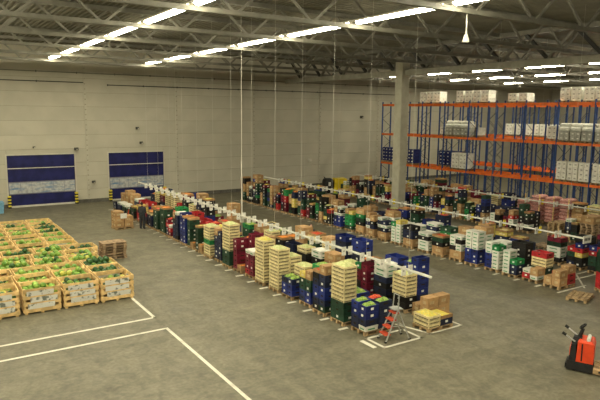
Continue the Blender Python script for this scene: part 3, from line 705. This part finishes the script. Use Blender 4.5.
# ------------------------------------------------------------------ stepladder
o = thing('stepladder', 'folding aluminium stepladder with red treads on the white square', 'ladder', (12.92, 13.95, 0), math.radians(-10)); o.scale = (.86, .86, .86)
for s_ in (-.24, .24):
    MB().bar((-.45, s_*1.15, 0), (.12, s_*.8, 1.25), .05, .03, 'aluminium').build('front_stile', o); MB().bar((.62, s_*1.25, 0), (.12, s_*.8, 1.25), .04, .03, 'aluminium').build('rear_stile', o)
    MB().bar((.12, s_*.8, 1.22), (.16, s_*.7, 1.8), .035, .03, 'aluminium').build('guard_post', o)
    MB().box(-.49, -.41, s_*1.15-.03, s_*1.15+.03, 0, .05, 'rubber').build('foot', o); MB().box(.58, .66, s_*1.25-.03, s_*1.25+.03, 0, .05, 'rubber').build('foot', o)
    MB().bar((-.18, s_*.98, .6), (.38, s_*1.02, .6), .02, .02, 'aluminium').build('spreader', o)
for q in range(4):
    u = .22+.22*q; MB().box(-.45+.57*u-.12, -.45+.57*u+.12, -.25+.06*u, .25-.06*u, 1.25*u-.015, 1.25*u+.025, 'tread_red').build('tread', o)
MB().box(-.06, .34, -.2, .2, 1.22, 1.26, 'aluminium').build('platform', o)
MB().path([(.16, -.17, 1.8), (.16, .17, 1.8)], .018, 'aluminium').build('guard_rail', o); MB().bar((.4, -.25, .55), (.4, .25, .55), .03, .03, 'aluminium').build('rear_brace', o)
# ------------------------------------------------------------------ pallet trucks
def pallet_truck(loc, rz, label, sc=.93):
    """tiller towards -x, forks along +x"""
    o = thing('pallet_truck', label, 'pallet truck', loc, rz); o.scale = (sc, sc, sc)
    m = MB(); m.frustum(-.42, .34, -.38, .38, .05, .34, .02, .02, 'rubber'); m.box(-.47, -.40, -.30, .30, .06, .20, 'rubber'); m.build('base_skirt', o)
    m = MB(); m.frustum(-.16, .34, -.37, .37, .34, .98, .02, .03, 'truck_red'); m.frustum(-.14, .32, -.34, .34, .98, 1.03, .04, .05, 'truck_red'); b = m.build('red_cover', o)
    MB().box(.30, .345, -.28, .28, .40, .92, 'truck_red').build('rear_plate', b); MB().box(-.02, .02, -.374, -.37, .38, .95, 'rubber').build('cover_seam', b)
    m = MB(); m.frustum(-.36, -.16, -.33, .33, .34, .86, .03, .03, 'rubber'); m.build('front_cowl', o)
    MB().box(-.37, -.35, -.22, .22, .45, .75, 'truck_red').build('front_badge_panel', o)
    MB().frustum(-.34, .0, -.16, .16, .86, 1.06, .05, .05, 'rubber').build('control_hood', o)
    MB().tube((-.14, 0, 1.0), (-.04, 0, 1.34), .065, .05, 'rubber').build('tiller_column', o)
    m = MB(); n = 12; pts = [(-.05+.12*math.cos(2*math.pi*i/n)*.7, .15*math.sin(2*math.pi*i/n), 1.42+.07*math.cos(2*math.pi*i/n)) for i in range(n+1)]
    m.path(pts, .024, 'rubber'); m.bar((-.05, -.14, 1.42), (-.05, .14, 1.42), .05, .04, 'rubber'); m.build('steering_loop', o)
    for s_ in (-1, 1):
        m = MB().path([(-.22, s_*.33, .98), (-.50, s_*.36, 1.16)], .024, 'aluminium'); h = m.build('side_arm', o)
        MB().tube((-.49, s_*.36, 1.155), (-.60, s_*.365, 1.22), .045, .045, 'rubber').build('grip', h)
    MB().tube((.16, -.3, 1.09), (.16, .15, 1.09), .055, .055, 'label_white').build('paper_roll', o)
    for s_ in (-.19, .19): MB().box(.34, 1.5, s_-.08, s_+.08, .05, .115, 'dark_steel').build('fork', o); MB().tube((1.35, s_-.06, .045), (1.35, s_+.06, .045), .045, .045, 'rubber').build('fork_roller', o)
    for s_ in (-.28, .28): MB().tube((-.2, s_-.03, .07), (-.2, s_+.03, .07), .07, .07, 'rubber').build('wheel', o)
    return o
pallet_truck((16.22, 9.2, 0), math.radians(-64), 'red pallet truck with black tiller standing alone in the front aisle')
a = math.radians(-64); ca, sa = math.cos(a), math.sin(a)
fx, fy = 16.22+ca*.93, 9.2+sa*.93
pallet(fx, fy, .06, 'wooden pallet lifted on the forks of the front red truck', None, a, True)
for k, dx in ((1, .3),):
    for t in range(2): tag(put('navy_crate', kmesh('N', True), None, (fx+ca*dx, fy+sa*dx, .206+.24*t), a), 'navy crate on the front truck, %s end, %s tier' % (('truck', 'far')[k], ('lower', 'upper')[t]), 'plastic crate', 'crates on the front truck')
pallet(22.6, 13.15, 0, 'empty pallet lying ahead of the red crates at picture edge', None, math.radians(18), True)
pallet(24.6, 12.85, 0, 'wooden pallet under red and green crates at picture edge', None, math.radians(-30), True)
for k, dx in enumerate((-.3, .3)):
    for t in range(7): tag(put('red_crate' if t < 3 else 'green_crate', kmesh('R' if t < 3 else 'G', True), None, (24.6+dx*math.cos(-.52), 12.85+dx*math.sin(-.52), .145+.24*t), -.52), '%s crate, %s tier, %s column, lone stack at picture edge' % ('red' if t < 3 else 'dark green', ORD[t+1], ('near', 'far')[k]), 'plastic crate', 'crates at picture edge')
pallet_truck((17.6, 22.4, 0), math.radians(200), 'red pallet truck parked behind the stepladder row, mostly hidden')
# pallet with cartons and a hand truck near the dock doors
pallet(10.75, 37.3, 0, 'wooden pallet with brown cartons standing alone before dock doors', None, .1, True)
i = 0
for dx in (-.3, .3):
    for dy in (-.2, .2):
        for t in range(3 if dx < 0 else 2):
            tag(put('cardboard_box', kmesh('O', False), None, (10.75+dx, 37.3+dy, .145+.34*t), .1), 'brown carton, %s tier, %s corner of lone carton pallet' % (ORD[t+1], ('front', 'rear')[dy > 0]+(' door-side', ' row-side')[dx > 0]), 'cardboard box', 'cartons on the lone pallet')
MB_ = MB().box(-.2, .2, -.012, 0, 0, .32, 'label_white'); tag(MB_.build('paper_sheet', None, (10.72, 36.88, .72)), 'white paper sheet taped on the lone carton pallet', 'paper sheet')
o = thing('hand_truck', 'red hand pallet jack beside the lone carton pallet', 'pallet jack', (11.3, 38.2, 0), .4)
MB().box(-.25, .25, -.1, .1, .05, .3, 'truck_red').build('pump_body', o); MB().path([(0, 0, .3), (0, -.25, 1.1)], .03, 'truck_red').build('handle_shaft', o); MB().path([(-.12, -.25, 1.1), (.12, -.25, 1.1), (.08, -.3, 1.25), (-.08, -.3, 1.25), (-.12, -.25, 1.1)], .02, 'rubber').build('handle_loop', o)
for s_ in (-.18, .18): MB().box(s_-.08, s_+.08, .1, 1.2, .05, .11, 'truck_red').build('fork', o)
# yellow ride-on machine by the far wall
o = thing('ride_on_machine', 'yellow and black ride-on machine parked by the far wall', 'vehicle', (33.2, 44.7, 0), math.radians(-15))
MB().frustum(-.1, 1.25, -.5, .5, .25, 1.3, .05, .06, 'forklift_yellow').frustum(-.05, 1.2, -.45, .45, 1.3, 1.38, .08, .08, 'forklift_yellow').build('yellow_body', o)
MB().ell((-.6, 0, .78), (.52, .5, .62), 'rubber', 16, 9, sq=.55).build('black_cowl', o, smooth=True)
MB().box(-.72, -.5, -.515, -.5, .7, 1.05, 'label_white').build('data_plate', o)
MB().frustum(1.25, 1.95, -.42, .42, .2, 1.1, .04, .05, 'dark_steel').build('rear_hopper', o)
MB().path([(-.85, 0, 1.3), (-.98, 0, 1.5)], .04, 'rubber').path([(-.98, -.18, 1.5), (-.98, .18, 1.5)], .025, 'rubber').build('steering_bar', o)
for xx in (-.7, 1.0):
    for s_ in (-.46, .46): MB().tube((xx, s_-.08, .2), (xx, s_+.08, .2), .2, .2, 'rubber', 14).build('wheel', o)
# ------------------------------------------------------------------ people
def person(loc, rz, label, pose='read'):
    o = thing('person', label, 'person', loc, rz)     # faces -y before rotation
    if pose == 'read': hands = [(-.10, -.30, 1.12), (.10, -.30, 1.12)]; elb = [(-.25, -.02, 1.10), (.25, -.02, 1.10)]
    else: hands = [(-.26, -.10, .80), (.26, -.10, .80)]; elb = [(-.25, .03, 1.08), (.25, .03, 1.08)]
    V = [(0, 0, .95), (0, .01, 1.15), (0, .0, 1.36), (0, -.005, 1.47), (0, -.02, 1.53)]; RD = [(.20, .14), (.195, .135), (.215, .13), (.065, .065), (.055, .06)]
    E = [(0, 1), (1, 2), (2, 3), (3, 4)]
    for i, s_ in enumerate((-1, 1)):
        k = len(V); V += [(s_*.19, 0, 1.40), elb[i], hands[i]]; RD += [(.085, .085), (.068, .068), (.045, .045)]; E += [(2, k), (k, k+1), (k+1, k+2)]
        k = len(V); V += [(s_*.10, 0, .88), (s_*.11, -.015, .48), (s_*.11, .03, .09), (s_*.12, -.13, .05)]; RD += [(.12, .125), (.09, .095), (.065, .07), (.05, .045)]; E += [(0, k), (k, k+1), (k+1, k+2), (k+2, k+3)]
    me = bpy.data.meshes.new('body'); me.from_pydata(V, E, []); me.materials.append(MAT['cloth_dark'])
    b = put('body', me, o); md = b.modifiers.new('skin', 'SKIN'); sk = me.skin_vertices[0].data
    for i, r in enumerate(RD): sk[i].radius = r
    sk[0].use_root = True
    b.modifiers.new('sub', 'SUBSURF').render_levels = 2; md.use_smooth_shade = True
    m = MB(); m.ell((0, -.02, 1.64), (.074, .092, .115), 'skin', 14, 10); m.ell((0, -.115, 1.63), (.014, .02, .024), 'skin', 6, 4)
    for s_ in (-1, 1): m.ell((s_*.076, -.01, 1.635), (.012, .022, .032), 'skin', 6, 4)
    hd = m.build('head', o, smooth=True)
    for s_ in (-1, 1): MB().ell((s_*.03, -.103, 1.655), (.011, .008, .008), 'rubber', 6, 4).build('eye', hd)
    MB().ell((0, -.108, 1.588), (.026, .008, .007), 'produce_red', 6, 4).build('mouth', hd)
    MB().ell((0, .012, 1.672), (.082, .092, .094), 'hair_dark', 14, 8).build('hair', hd, smooth=True)
    for i, s_ in enumerate((-1, 1)):
        h = Vector(hands[i]); e = Vector(elb[i]); d = (h-e).normalized(); side = Vector((1, 0, 0)); up = d.cross(side).normalized()
        m = MB(); m.ell(h+d*.05, (.038, .045, .02), 'skin', 8, 5)
        for q, (off, ln) in enumerate(((-.028, .07), (-.010, .085), (.010, .08), (.028, .06))):
            p0 = h+d*.08+side*off; p1 = p0+d*ln*.5; p2 = p1+(d*.7-up*.5*(1 if up.z > 0 else -1)).normalized()*ln*.5
            m.tube(p0, p1, .0095, .009, 'skin', 6).tube(p1, p2, .009, .007, 'skin', 6)
        t0 = h+d*.03-side*s_*.035; m.tube(t0, t0-side*s_*.025+d*.04, .011, .009, 'skin', 6)
        m.build('hand', o, smooth=True)
    return o
person((11.75, 36.35, 0), math.radians(135), 'person in dark jacket and trousers standing beside the fruit trays', 'read')
person((16.95, 24.75, 0), math.radians(-20), 'person in dark clothes half hidden behind the stepladder row', 'stand')
